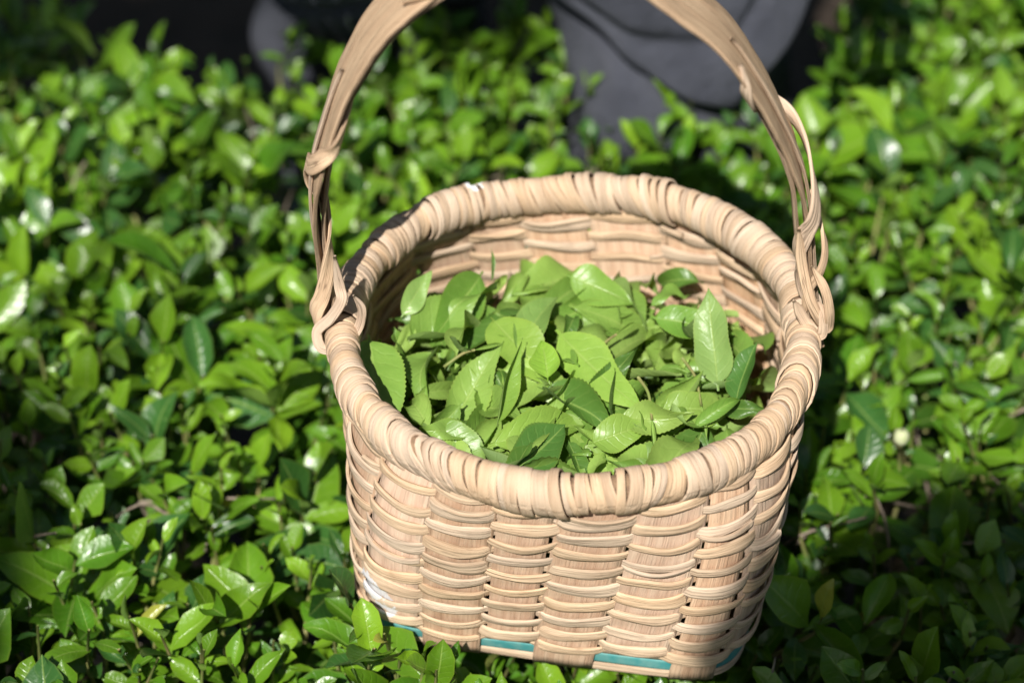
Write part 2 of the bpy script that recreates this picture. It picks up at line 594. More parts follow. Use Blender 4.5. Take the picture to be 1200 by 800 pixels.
for k in range(NST):
    nn, ma = 22, 7
    long_one = (k % 2 == 0)
    v0 = (-0.026 if long_one else 0.045)
    v = np.linspace(v0, 0.99, nn)
    half = widths[k] * (0.49 if long_one else 0.48) * (0.93 + 0.07 * v)
    s = mids[k] + np.linspace(-1, 1, ma)[None, :] * half[:, None]
    lean = rs.uniform(-0.0012, 0.0012)
    s = s + lean * (v[:, None] - 0.5)
    t = t_of(s)
    P, T, Uu, N = wall_frame(t, np.broadcast_to(v[:, None], t.shape))
    th = 0.0013
    par = 1 if long_one else -1
    ripple = 0.0003 * np.sin(v * 11 * math.pi) * par
    push = np.where(v < 0.10, 0.0012 if long_one else -0.0018, 0.0)
    push = push * np.clip((0.12 - v) / 0.06, 0, 1)
    off = (ripple + push)[:, None, None]
    Vo, Vi = P + N * (off + th / 2), P + N * (off - th / 2)
    if long_one:      # ragged cut end
        rag = rs.uniform(-0.0012, 0.0012, ma)
        Vo[0, :, 2] += rag; Vi[0, :, 2] += rag
    V = np.concatenate([Vo, Vi[:, ::-1]], 1)          # closed section of 2*ma points
    m2 = 2 * ma
    I, J = np.meshgrid(np.arange(nn - 1), np.arange(m2), indexing='ij')
    J2 = (J + 1) % m2
    Q = np.stack([I * m2 + J, I * m2 + J2, (I + 1) * m2 + J2, (I + 1) * m2 + J], -1).reshape(-1, 4)
    cap = []
    for j in range(ma - 1):
        cap.append([j + 1, j, m2 - 1 - j, m2 - 2 - j])
        b = (nn - 1) * m2
        cap.append([b + j, b + j + 1, b + m2 - 2 - j, b + m2 - 1 - j])
    Q = np.vstack([Q, np.array(cap)])
    ul = np.broadcast_to((v * RIM_Z)[:, None], (nn, m2))
    vl = np.concatenate([s - mids[k], (s - mids[k])[:, ::-1]], 1)
    uv = np.stack([ul, vl], -1).reshape(-1, 2)
    link('stake', mesh_np('stake', V.reshape(-1, 3), Q, uv), M_STAKE, basket)

# ---- woven rows
ROWS = 19
sd = np.linspace(0, PERIM, NST * 12, endpoint=False)
kidx = np.interp(sd, np.concatenate([[mids[-1] - PERIM], mids, [mids[0] + PERIM]]), np.arange(-1, NST + 1))


def weaver(v_mid, row, wid, thick, seed, s_range=None, amp=0.0033, dv=0.0):
    r = np.random.default_rng(seed)
    if s_range is None:
        s, kk, closed = sd, kidx, True
    else:
        s = np.linspace(s_range[0], s_range[1], max(12, int((s_range[1] - s_range[0]) / 0.0032)))
        kk = np.interp(s % PERIM, np.concatenate([[mids[-1] - PERIM], mids, [mids[0] + PERIM]]), np.arange(-1, NST + 1))
        closed = False
    ph = kk + row
    c = np.cos(math.pi * ph)
    o = np.sign(c) * np.abs(c) ** 0.62
    wob = np.zeros_like(s)
    for f in range(1, 9):
        wob += np.sin(s / PERIM * 2 * math.pi * f * 3 + r.uniform(0, 6.28)) * r.uniform(0.1, 0.5)
    v = v_mid + wob * 0.0052 + dv - 0.004 * o
    t = t_of(s)
    P, T, Uu, N = wall_frame(t, v)
    kseg = np.round(kk).astype(int) % NST
    rk = r.uniform(0.72, 1.3, NST)
    rk2 = r.normal(0, 0.007, NST)
    ampv = amp * np.interp(kk, np.arange(-1, NST + 1), np.concatenate([rk[-1:], rk, rk[:1]]))
    tiltk = np.interp(kk, np.arange(-1, NST + 1), np.concatenate([rk2[-1:], rk2, rk2[:1]]))
    P = P + Uu * (tiltk * RIM_Z * 0.5)[:, None]
    P = P + N * (o * ampv)[:, None]
    w = wid * (1 + 0.20 * np.sin(s * 23 + r.uniform(0, 6)) + 0.14 * np.sin(s * 71 + r.uniform(0, 6)) + 0.08 * np.sin(s * 190 + r.uniform(0, 6)))
    sec = round_rect(w, np.full_like(w, thick))
    Ax = norm(Uu + N * (0.16 * np.sin(s * 40 + r.uniform(0, 6)))[:, None])
    V, Q, uv = sweep(P, Ax, N, sec, closed=closed)
    return link('weaver', mesh_np('weaver', V, Q[:, ::-1], uv), M_WEFT, basket)


for i in range(ROWS):
    vm = 0.085 + (0.935 - 0.085) * i / (ROWS - 1)
    w = rs.uniform(0.0062, 0.0086)
    weaver(vm + rs.uniform(-.004, .004), i, w, rs.uniform(0.0016, 0.0021), 40 + i)
# doubled and broken strand ends that ride on some rows
for (a, b, i, wid, dv) in ((0.60, 0.83, 16, 0.0036, 0.016), (0.80, 0.87, 14, 0.0044, -0.012), (0.17, 0.33, 16, 0.0034, 0.018), (0.28, 0.42, 15, 0.0032, 0.02),
                           (0.55, 0.66, 9, 0.0030, 0.016), (0.78, 0.90, 11, 0.003, -0.016), (0.05, 0.2, 13, 0.003, 0.016), (0.42, 0.55, 17, 0.0034, 0.016)):
    vm = 0.085 + (0.935 - 0.085) * i / (ROWS - 1)
    weaver(vm, i, wid, 0.0021, int(a * 1000), (a * PERIM, b * PERIM), amp=0.0048, dv=dv)


def hoop(name, v, off, wid, thick, mat, seed):
    r = np.random.default_rng(seed)
    t = t_of(sd)
    vv = v + 0.006 * np.sin(sd * 12 + r.uniform(0, 6)) + 0.004 * np.sin(sd * 31 + r.uniform(0, 6))
    P, T, Uu, N = wall_frame(t, vv)
    P = P + N * off
    sec = round_rect(np.full(len(sd), wid), np.full(len(sd), thick))
    V, Q, uv = sweep(P, Uu, N, sec, closed=True)
    return link(name, mesh_np(name, V, Q[:, ::-1], uv), mat, basket)


hoop('base_band', 0.040, -0.0010, 0.0085, 0.0010, M_TEAL, 1)
hoop('base_hoop', -0.010, -0.0012, 0.0058, 0.0016, M_WEFT, 2)

# ---- woven floor of the basket
for d in range(2):
    for k in range(6):
        c = (k - 2.5) * 0.038
        a_, b_, e_, _, _ = wall_dims(0.0)
        L = (a_, b_)[d] * (1 - (abs(c) + 0.017) ** e_ / (b_, a_)[d] ** e_) ** (1 / e_) - 0.006
        x = np.linspace(-L, L, 30)
        zz = 0.002 + 0.0012 * np.cos(x / 0.038 * math.pi + k * math.pi + d * math.pi + math.pi / 2)
        P = np.stack([x, np.full_like(x, c), zz], -1)
        if d: P = P[:, [1, 0, 2]]
        yw = math.radians(-10)
        R = np.array([[math.cos(yw), -math.sin(yw), 0], [math.sin(yw), math.cos(yw), 0], [0, 0, 1]])
        P = P @ R.T
        T = norm(np.gradient(P, axis=0))
        B = np.tile([0, 0, 1.0], (30, 1))
        V, Q, uv = sweep(P, norm(np.cross(B, T)), B, round_rect(np.full(30, 0.034), np.full(30, 0.0012)))
        link('floor_splint', mesh_np('floor_splint', V, Q, uv), M_STAKE, basket)

# ---- wrapped rim
NR = 900
tr = np.linspace(0, 2 * math.pi, NR, endpoint=False)
pr = wall_point(tr, 1.0)
rl = np.concatenate([[0], np.cumsum(np.linalg.norm(np.diff(np.vstack([pr, pr[:1]]), axis=0), axis=1))])
RPER = rl[-1]


def rim_frame(s):
    t = np.interp(s % RPER, rl, np.append(tr, 2 * math.pi))
    P = wall_point(t, 1.0)
    h = 2e-3
    T = norm(wall_point(t + h, 1.0) - wall_point(t - h, 1.0))
    N = np.cross(T, np.array([0, 0, 1.0]))
    P = P + np.array([0, 0, 1.0]) * (0.0025 * np.sin(np.asarray(s) / RPER * 2 * math.pi * 2 + 1.0) + 0.0012 * np.sin(np.asarray(s) * 47))[..., None]
    return P, T, N


RX, RZ = 0.0106, 0.0135
s = np.linspace(0, RPER, 240, endpoint=False)
P, T, N = rim_frame(s)
a = np.arange(10) / 10 * 2 * math.pi
sec = np.stack([np.broadcast_to(RX * .78 * np.cos(a), (240, 10)), np.broadcast_to(RZ * .80 * np.sin(a), (240, 10))], -1)
V, Q, uv = sweep(P, N, np.tile([0, 0, 1.0], (240, 1)), sec, closed=True)
link('rim_core', mesh_np('rim_core', V, Q, uv), M_CORE, basket)

rw = np.random.default_rng(21)
pos, wraps = 0.0, []
while pos < RPER - 0.003:
    w = rw.choice([rw.uniform(0.0032, 0.0048), rw.uniform(0.0048, 0.0082)])
    wraps.append((pos + w / 2, w))
    pos += w * rw.choice([0.90, 0.95, 0.99, 1.09], p=[.36, .36, .24, .04])
mph = 18
phi = np.arange(mph) / mph * 2 * math.pi
skew_run = 0
for (c, w) in wraps:
    skew_run = 0.88 * skew_run + rw.normal(0, 0.0009)
    sk, sk2 = skew_run, rw.normal(0, 0.0005)
    lift = rw.normal(0, 0.00038) + 0.0011 * math.sin(c * 95 + 2 * math.sin(c * 37)) + (0.0009 if rw.uniform() < 0.06 else 0)
    scal = 0.08 + 0.26 * (0.5 + 0.5 * math.sin(c / 0.019 + 2 * math.sin(c * 31))) * rw.uniform(0.3, 1.1)
    e = np.array([-0.5, -0.492, -0.40, 0.0, 0.40, 0.492, 0.5]) * w
    dr = np.array([-0.0014, -0.00010, 0.0, 0.00006, 0.0, -0.00010, -0.0014]) + rw.normal(0, 0.00016) * np.linspace(-1, 1, 7)
    V = np.zeros((mph, 7, 3)); U = np.zeros((mph, 7, 2))
    for q in range(7):
        ss = c + e[q] * (1 + 0.10 * np.sin(phi * 2 + c * 50)) + sk * 2.2 * np.sin(phi) + sk2 * np.cos(phi)
        Pq, Tq, Nq = rim_frame(ss)
        low = np.clip(-np.sin(phi), 0, 1) ** 2
        rx = RX + lift + dr[q]
        rz = (RZ + lift + dr[q]) * (1 + scal * low)
        V[:, q] = Pq + Nq * (rx * np.cos(phi))[:, None] + np.array([0, 0, 1.0]) * (rz * np.sin(phi))[:, None]
        U[:, q, 0] = phi * 0.013
        U[:, q, 1] = e[q]
    I, J = np.meshgrid(np.arange(mph), np.arange(6), indexing='ij')
    Q = np.stack([I * 7 + J, I * 7 + J + 1, ((I + 1) % mph) * 7 + J + 1, ((I + 1) % mph) * 7 + J], -1).reshape(-1, 4)
    link('rim_wrap', mesh_np('rim_wrap', V.reshape(-1, 3), Q, U.reshape(-1, 2)), M_WRAP, basket)

# ---- handle: a wide flat splint bent into a hoop, layered and bound with thin strips
HP = [(388, 402), (383, 372), (377, 310), (370, 250), (372, 200), (384, 150), (403, 95), (434, 40), (480, -8), (548, -48), (640, -66),
      (720, -48), (788, -6), (846, 38), (886, 92), (914, 145), (934, 195), (944, 250), (949, 310), (953, 366), (956, 400)]
hp = np.array([on_y(x, y, 0.0) for x, y in HP])
NH = 160
HPATH = catmull(hp, NH)
HT = norm(np.gradient(HPATH, axis=0))
HW0 = np.tile([0.0, 1.0, 0.0], (NH, 1))
hs = np.linspace(0, 1, NH)
arch = np.clip(np.sin(math.pi * hs), 0, 1)
HN0 = norm(np.cross(HT, HW0))
HN0 = np.where(HN0[:, 0:1] * (HPATH[:, 0:1]) + (HN0[:, 2:3]) * 0.2 < 0, -HN0, HN0)   # outward
side_s = np.sign(hs - 0.5)
twist = -(0.50 + 0.22 * np.sin(hs * 26)) * (1 - np.clip(arch / 0.62, 0, 1)) + 0.10 * np.sin(hs * 9)
HW = HW0 * np.cos(twist)[:, None] + HN0 * np.sin(twist)[:, None]
HN = norm(np.cross(HT, HW))


def strip(name, P, A, B, wid, thick, mat=M_HAND, taper=0.0):
    n = len(P)
    wid = np.broadcast_to(wid, (n,)).copy(); thick = np.broadcast_to(thick, (n,)).copy()
    if taper:
        q = np.linspace(0, 1, n)
        k = np.clip(np.minimum(q, 1 - q) / taper, 0.12, 1) ** 0.7
        wid *= k
    V, Q, uv = sweep(P, A, B, round_rect(wid, thick))
    return link(name, mesh_np(name, V, Q, uv), mat, basket)


wmain = 0.0135 + 0.0425 * np.clip((arch - 0.30) / 0.5, 0, 1) ** 1.1
edgew = 1 + 0.05 * np.sin(hs * 40) + 0.03 * np.sin(hs * 97) + np.random.default_rng(3).normal(0, 0.012, NH)
strip('handle_splint', HPATH, HW, HN, wmain * edgew, 0.0024)
# second layer lying against the first, splitting away from it here and there
P2 = HPATH - HN * 0.0034 - HN * (0.0055 * (1 - arch) * np.sin(hs * 19 + 1) ** 2)[:, None] + HW * (0.0045 * np.sin(hs * 13))[:, None]
sl = slice(2, NH - 2)
strip('handle_splint', P2[sl], HW[sl], HN[sl], (np.minimum(0.0095 + 0.034 * arch ** 2, wmain * 0.88))[sl], 0.0024, taper=0.03)
P3 = HPATH + HN * 0.0031 + HW * (0.006 * np.sin(hs * 7.0 + 0.6))[:, None]
for sl in (slice(2, 50), slice(NH - 56, NH - 2)):
    strip('handle_splint', P3[sl], HW[sl], HN[sl], 0.0070, 0.0018, taper=0.16)


def binding(s0, s1, turns, ph0, wid, ra, rb, bulge=0.0, n=None):
    n = n or int(50 + 70 * turns)
    q = np.linspace(s0, s1, n)
    f = lambda arr: np.stack([np.interp(q, hs, arr[:, j]) for j in range(3)], -1)
    P, W, Nn = f(HPATH), norm(f(HW)), norm(f(HN))
    ang = ph0 + np.linspace(0, 1, n) * turns * 2 * math.pi
    wl = np.interp(q, hs, wmain) / 2 + ra
    rbb = rb + bulge * np.sin(np.linspace(0, math.pi, n)) ** 2
    e = 0.72                                                    # loop flattened round the strip
    ca, sa = np.cos(ang), np.sin(ang)
    ca = np.sign(ca) * np.abs(ca) ** e
    sa = np.sign(sa) * np.abs(sa) ** e
    Pb = P + W * (wl * ca)[:, None] + Nn * (rbb * sa)[:, None]
    for _ in range(6):
        Pb[1:-1] = (Pb[:-2] + 2 * Pb[1:-1] + Pb[2:]) / 4
    T = norm(np.gradient(Pb, axis=0))
    O = norm(W * (ca * rbb / wl)[:, None] * 1.6 + Nn * sa[:, None])
    for _ in range(10):
        O[1:-1] = norm((O[:-2] + 2 * O[1:-1] + O[2:]) / 4)
    A = norm(np.cross(T, O))
    B = norm(np.cross(A, T))
    strip('handle_binding', Pb, A, B, wid * (1 + 0.10 * np.sin(np.arange(n) * 0.13)), 0.0019, taper=0.12)


binding(0.02, 0.335, 1.75, 1.3, 0.0105, 0.0008, 0.0058)
binding(0.66, 0.985, 1.85, 2.6, 0.0095, 0.0008, 0.0058, bulge=0.002)
binding(0.40, 0.62, 0.5, 2.0, 0.0080, 0.0008, 0.0048)
binding(0.84, 0.945, 0.58, 0.7, 0.0050, 0.001, 0.0064, bulge=0.004)
# strips that loop round the rim at both feet of the handle
for side, pts in ((-1, [(392, 300), (398, 335), (400, 352), (388, 372), (372, 388), (378, 408), (402, 404), (420, 384), (424, 362), (414, 346)]),
                  (1, [(936, 268), (940, 310), (950, 352), (962, 376), (970, 384), (972, 366), (966, 338), (951, 312)]),
                  (1, [(930, 352), (946, 380), (962, 392), (964, 372), (958, 352)])):
    P = []
    for i, (x, y) in enumerate(pts):
        yy = -0.014 + 0.002 * math.sin(i * 2.0)
        P.append(on_y(x, y, yy))
    P = catmull(np.array(P), 60)
    T = norm(np.gradient(P, axis=0))
    O = np.tile(norm(np.array([0.25 * side, -0.75, 0.62])), (60, 1))
    A = norm(np.cross(T, O))
    strip('handle_tie', P, A, norm(np.cross(A, T)), 0.0068 * (1 - 0.25 * np.linspace(0, 1, 60) ** 3), 0.0016, taper=0.10)

# ------------------------------------------------------------------ plucked leaves in the basket
PV = []
rp = np.random.default_rng(31)
for i in range(28):
    PV.append(leaf_grid(40, 4, rp.uniform(0.32, 0.54), rp.uniform(0.05, 0.95), rp.uniform(-1.2, 1.6), rp.uniform(-1.4, 1.4),
                        rp.uniform(0.04, 0.16), 0.06, 100 + i, rp.uniform(-0.08, 0.12), rp.uniform(-0.7, 1.1), rp.choice([0, 0, 0, -.5, .4]), rp.uniform(.3, .6), rp.uniform(0.03, 0.11)))
PME = [mesh_np('plucked_leaf', *pv) for pv in PV]
for me in PME: me.materials.append(M_PICK_O)


def pick_col():
    k = rp.uniform()
    base = np.array([0.145, 0.270, 0.042]) * (1 - k) + np.array([0.285, 0.415, 0.085]) * k
    if rp.uniform() < 0.16: base = np.array([0.085, 0.175, 0.028])
    return base * rp.uniform(0.85, 1.1)


GEN = 'fresh plucked tea leaf lying loose in the heap inside the basket'
GRP = 'plucked tea leaves heaped in the basket'


def put_leaf(k, M, col, label=GEN):
    o = link('tea_leaf', PME[k])
    o.matrix_world = Matrix(M.tolist())
    o.color = (*(np.array(col) * (1.05, 1.06, 1.15)), 1)
    tag(o, label, 'leaf', GRP)
    return o


def heap(x, y):
    return DZ + 0.096 + 0.011 * vnoise(x, y, 8, 42.0) + 0.012 * np.exp(-((x + 0.01) ** 2 + (y + 0.0) ** 2) / 0.006) - 0.22 * np.clip(y - 0.04, 0, 1)


def inside(x, y, z, margin):
    v = z / RIM_Z
    t = math.atan2(y, x)
    a, b, e, yaw, _ = wall_dims(np.clip(v, 0, 1))
    t -= yaw
    r = (abs(math.cos(t) / a) ** e + abs(math.sin(t) / b) ** e) ** (-1 / e)
    return math.hypot(x, y) < r - margin


# the packed mass below
inst = []
while len(inst) < 640:
    x, y = rp.uniform(-0.13, 0.13, 2)
    z = rp.uniform(0.02, 0.096 + DZ)
    L = rp.uniform(0.03, 0.055)
    az = rp.uniform(0, 6.28)
    tl = rp.uniform(-0.5, 0.5)
    tip = np.array([x + L * math.cos(az) * math.cos(tl), y + L * math.sin(az) * math.cos(tl), z + L * math.sin(tl)])
    if not inside(x, y, z, 0.012) or not inside(tip[0], tip[1], max(tip[2], 0.01), 0.010): continue
    if max(z, tip[2]) > heap(x, y) - 0.004 or tip[2] < 0.012: continue
    up = norm(np.array([rp.normal(0, .6), rp.normal(0, .6), 1.0]))
    inst.append((int(rp.integers(28)), frame(np.array([x, y, z]), tip, up), pick_col() * 0.9))
mass = merge_leaves('leaf_heap', PV, inst, M_PICK_A)
tag(mass, 'packed mass of plucked leaves beneath the loose top leaves', 'leaf heap', kind='stuff')

# loose leaves on top
cnt = 0
tries = 0
taken = []
while cnt < 120 and tries < 6000:
    tries += 1
    x, y = rp.uniform(-0.125, 0.125, 2)
    L = rp.choice([rp.uniform(.028, .042), rp.uniform(0.046, 0.076)], p=[.25, .75])
    az = rp.uniform(0, 6.28)
    tl = rp.normal(0.05, 0.42)
    z = heap(x, y) + rp.uniform(-0.010, 0.008)
    tip = np.array([x + L * math.cos(az) * math.cos(tl), y + L * math.sin(az) * math.cos(tl), z + L * math.sin(tl)])
    if not inside(x, y, min(z, .15), 0.014) or not inside(tip[0], tip[1], min(tip[2], .15), 0.014): continue
    hm = heap(tip[0], tip[1])
    if tip[2] < hm - 0.022 or tip[2] > hm + 0.026: continue
    mid = (np.array([x, y]) + tip[:2]) / 2
    if sum(1 for q in taken if np.hypot(*(q - mid)) < 0.0115) > 0: continue
    taken.append(mid)
    up = norm(np.array([rp.normal(0, .55), rp.normal(-0.2, .55), 1.0]))
    col = pick_col()
    lum = float(col @ [.2126, .7152, .0722])
    tone = 'dark green' if lum < 0.17 else ('pale green' if lum > 0.275 else 'mid-green')
    size = 'small' if L < 0.043 else ('long' if L > 0.058 else 'medium-sized')
    if math.hypot(*mid) < 0.055: where = 'in the middle of the basket heap'
    elif abs(mid[1]) > abs(mid[0]): where = 'in the heap on the side towards the person' if mid[1] > 0 else 'in the heap on the side away from the person'
    else: where = 'in the heap beside the handle foot with the loose loop' if mid[0] > 0 else 'in the heap beside the handle foot without a loose loop'
    put_leaf(int(rp.integers(28)), frame(np.array([x, y, z]), tip, up), col, f'{size} {tone} plucked leaf {where}')
    cnt += 1

# leaves that stand out: base pixel, tip pixel, heights, roll of the blade, mesh shape
HV = {}


def hero_mesh(key, **kw):
    if key not in HV:
        kw = dict(kw, serr=kw['serr'] * 0.6, crumple=0.035, point=0.36, W=kw['W'] * 1.05)
        me = mesh_np('plucked_leaf', *leaf_grid(48, 4, **kw))
        me.materials.append(M_PICK_O)
        HV[key] = me
    return HV[key]


heroes = [
    # (base px), (tip px), z base, z tip, up, colour, mesh kwargs, label
    ((432, 392), (458, 498), .121, .108, (0.35, -.75, .75), (.20, .34, .055), dict(W=.52, fold=.20, curl=.25, twist=.15, wave=.03, serr=.09, seed=1), 'broad saw-edged plucked leaf leaning against the rim beside the handle foot'),
    ((652, 386), (748, 474), .112, .108, (-.1, -.6, .8), (.25, .40, .06), dict(W=.34, fold=.15, curl=.2, twist=.2, wave=.02, serr=.05, seed=2, roll=-.8), 'long narrow pale plucked leaf with backward rolled edges atop the heap'),
    ((572, 522), (706, 470), .102, .112, (.25, -.35, .9), (.24, .38, .06), dict(W=.36, fold=.55, curl=.9, twist=.3, wave=.05, serr=.06, seed=3), 'arched yellow-green plucked leaf with lifted edge and shadow beneath'),
    ((842, 458), (832, 340), .100, .128, (-.2, -.85, .5), (.22, .34, .09), dict(W=.40, fold=.35, curl=-.15, twist=.2, wave=.03, serr=.05, seed=4), 'upright pale plucked leaf standing before the inner weave near the ties'),
    ((596, 556), (664, 492), .100, .108, (-.2, -.6, .8), (.075, .17, .03), dict(W=.58, fold=.45, curl=.2, twist=-.1, wave=.02, serr=.05, seed=5), 'dark glossy folded plucked leaf tucked against the near rim'),
    ((664, 322), (742, 350), .112, .106, (.1, -.5, .85), (.20, .34, .055), dict(W=.55, fold=.15, curl=.5, twist=.2, wave=.05, serr=.06, seed=6), 'flat bright plucked leaf lapping against the far inner weave'),
    ((862, 475), (884, 398), .100, .116, (-.6, -.7, .4), (.07, .17, .03), dict(W=.42, fold=.5, curl=.2, twist=.1, wave=.02, serr=.04, seed=7), 'dark green half-folded plucked leaf upright beside the pale upright one'),
    ((566, 318), (512, 396), .116, .104, (.5, -.55, .7), (.13, .25, .035), dict(W=.46, fold=.2, curl=.3, twist=.1, wave=.03, serr=.05, seed=8), 'matte mid-green plucked leaf hanging down from the far inner weave'),
    ((470, 372), (508, 316), .112, .128, (.2, -.8, .6), (.24, .38, .09), dict(W=.40, fold=.3, curl=.2, twist=.2, wave=.03, serr=.05, seed=9), 'small pale plucked leaf propped on the inner weave behind the broad leaf'),
    ((606, 420), (654, 332), .106, .118, (-.3, -.7, .7), (.21, .34, .08), dict(W=.40, fold=.6, curl=.4, twist=.5, wave=.05, serr=.05, seed=10), 'silvery sheened plucked leaf twisting upward at the top of the heap'),
    ((575, 372), (640, 436), .112, .112, (.1, -.6, .8), (.23, .36, .055), dict(W=.48, fold=.25, curl=.6, twist=.2, wave=.04, serr=.05, seed=11), 'wide curling plucked leaf beside the long narrow pale leaf'),
    ((642, 446), (634, 398), .112, .116, (0, -.8, .6), (.25, .42, .05), dict(W=.62, fold=.45, curl=.1, twist=0, wave=.02, serr=.04, seed=12), 'small bright heart-shaped young leaf in a dark hollow of the heap'),
    ((762, 372), (862, 384), .106, .108, (.1, -.5, .85), (.15, .29, .04), dict(W=.40, fold=.35, curl=.5, twist=.2, wave=.04, serr=.05, seed=13), 'long green plucked leaf bowed along the far inner weave'),
    ((690, 520), (760, 492), .102, .108, (.1, -.5, .85), (.23, .36, .06), dict(W=.60, fold=.2, curl=.5, twist=-.2, wave=.06, serr=.06, seed=14), 'crumpled light plucked leaf beside the near rim with torn-looking edge'),
    ((500, 500), (570, 540), .100, .098, (0, -.4, .9), (.20, .32, .07), dict(W=.55, fold=.2, curl=.6, twist=.2, wave=.04, serr=.06, seed=15), 'broad sheeny plucked leaf under the near rim, below the broad leaf'),
    ((770, 480), (866, 470), .104, .106, (0, -.45, .9), (.22, .34, .06), dict(W=.52, fold=.25, curl=.8, twist=.1, wave=.04, serr=.05, seed=16), 'drooping light plucked leaf below the pale upright leaf'),
    ((582, 500), (590, 402), .106, .114, (.7, -.5, .5), (.20, .33, .05), dict(W=.26, fold=.8, curl=-.5, twist=.3, wave=.03, serr=.04, seed=17), 'slender plucked leaf standing on edge in the middle of heap'),
    ((576, 330), (577, 290), .112, .122, (.9, -.2, .4), (.10, .22, .03), dict(W=.22, fold=.8, curl=.1, twist=.1, wave=.02, serr=.03, seed=18), 'thin dark leaf tip poking up before the far inner weave'),
]
for (b, t, zb, zt, up, col, kw, lab) in heroes:
    me = hero_mesh(lab, **kw)
    o = link('tea_leaf', me)
    o.matrix_world = Matrix(frame(on_z(*b, zb + DZ + .004), on_z(*t, zt + DZ + .007), norm(np.array(up, float))).tolist())
    o.color = (*(np.array(col) * (1.05, 1.06, 1.15)), 1)
    tag(o, lab, 'leaf', GRP)

# short plucked stalks with a rolled bud, lying among the leaves
for (a, b, za, zb, where) in (((748, 442), (764, 492), .118, .112, 'beside the long narrow pale leaf'), ((560, 548), (602, 566), .104, .100, 'against the rim beside the dark folded leaf'),
                              ((520, 430), (556, 410), .116, .120, 'in the heap near the broad saw-edged leaf'), ((800, 420), (822, 476), .112, .108, 'beside the pale upright leaf'),
                              ((690, 420), (722, 392), .114, .118, 'by the flat bright leaf')):
    A_, B_ = on_z(*a, za + DZ), on_z(*b, zb + DZ)
    so = empty('tea_shoot', tuple(A_))
    tag(so, 'thin plucked green stalk with closed bud ' + where, 'shoot', 'plucked stalks in the basket')
    P = catmull(np.array([A_, (A_ + B_) / 2 + [0.002, 0.001, 0.003], B_]), 9) - A_
    link('stalk', mesh_np('stalk', *tube_np(P, np.linspace(0.0011, 0.0008, 9), 6)), M_STEM, so)
    bm_ = mesh_np('bud', *leaf_grid(12, 2, 0.30, 1.2, 0.2, 0.3, 0.01, 0.0, 7))
    bm_.materials.append(M_PICK_O)
    bo = link('bud', bm_, parent=so)
    d_ = norm(P[-1] - P[-3])
    bo.matrix_local = Matrix(frame(P[-1] - d_ * 0.001, P[-1] + d_ * 0.022, np.array([0.1, -0.6, 0.8])).tolist())
    bo.color = (0.26, 0.40, 0.09, 1)

# ------------------------------------------------------------------ tea hedge
hedge = empty('tea_hedge', (0, 0, GROUND_Z))
tag(hedge, 'clipped tea hedge of glossy green leaves under the basket', 'hedge')
INV = Matrix.Translation((0, 0, -GROUND_Z))

LV = []
rv = np.random.default_rng(77)
for i in range(18):
    LV.append(leaf_grid(8, 2, rv.uniform(0.40, 0.64), rv.uniform(0.10, 0.85), rv.uniform(-0.15, 0.85), rv.uniform(-0.5, 0.5),
                        rv.uniform(0.0, 0.06), 0.05, 300 + i, rv.uniform(-0.02, 0.22), rv.uniform(-0.3, 0.7), 0, rv.uniform(0.1, 0.45), rv.uniform(0.01, 0.07)))
rl_ = np.random.default_rng(78)
LVL = [leaf_grid(6, 1, rl_.uniform(0.45, 0.6), rl_.uniform(0.1, 0.5), rl_.uniform(-0.1, 0.8), rl_.uniform(-0.5, 0.5), 0.02, 0.0, 500 + i) for i in range(18)]
LME = [mesh_np('hedge_leaf', *lv) for lv in LV]
for me in LME: me.materials.append(M_LEAF_O)


def back_edge(x):
    xs = [-1.2, -0.45, -0.30, -0.20, -0.10, 0.00, 0.03, 0.14, 0.21, 0.25, 0.30, 1.2]
    ys = [0.60, 0.60, 0.50, 0.53, 0.56, 0.53, 0.45, 0.43, 0.44, 0.62, 1.25, 1.25]
    return np.interp(x, xs, ys)


def canopy(x, y):
    z = 0.004 + 0.010 * vnoise(x, y, 4, 11.0) + 0.007 * vnoise(x, y, 9, 31.0)
    z = z + 0.03 * np.clip(y - 0.25, 0, 0.6) + 0.02 * np.clip(-x - 0.15, 0, .3) + 0.03 * np.clip(x - 0.2, 0, 0.5)
    z = z + 0.022 * np.exp(-((x - 0.12) / 0.08) ** 2) * np.clip((y - 0.33) / 0.08, 0, 1)
    z = z + 0.022 * np.exp(-((x + 0.10) / 0.09) ** 2) * np.clip((y - 0.36) / 0.1, 0, 1)
    d = np.hypot(x / 1.0, y / 1.0)
    z = z - 0.010 * np.exp(-((d - 0.15) / 0.06) ** 2)
    z = z + 0.026 * np.exp(-(((x + 0.075) / 0.035) ** 2 + ((y + 0.155) / 0.03) ** 2))
    return z


def in_basket(p, m=0.004):
    if p[2] < -0.002 or p[2] > RIM_Z: return False
    return inside(p[0], p[1], p[2], -m)


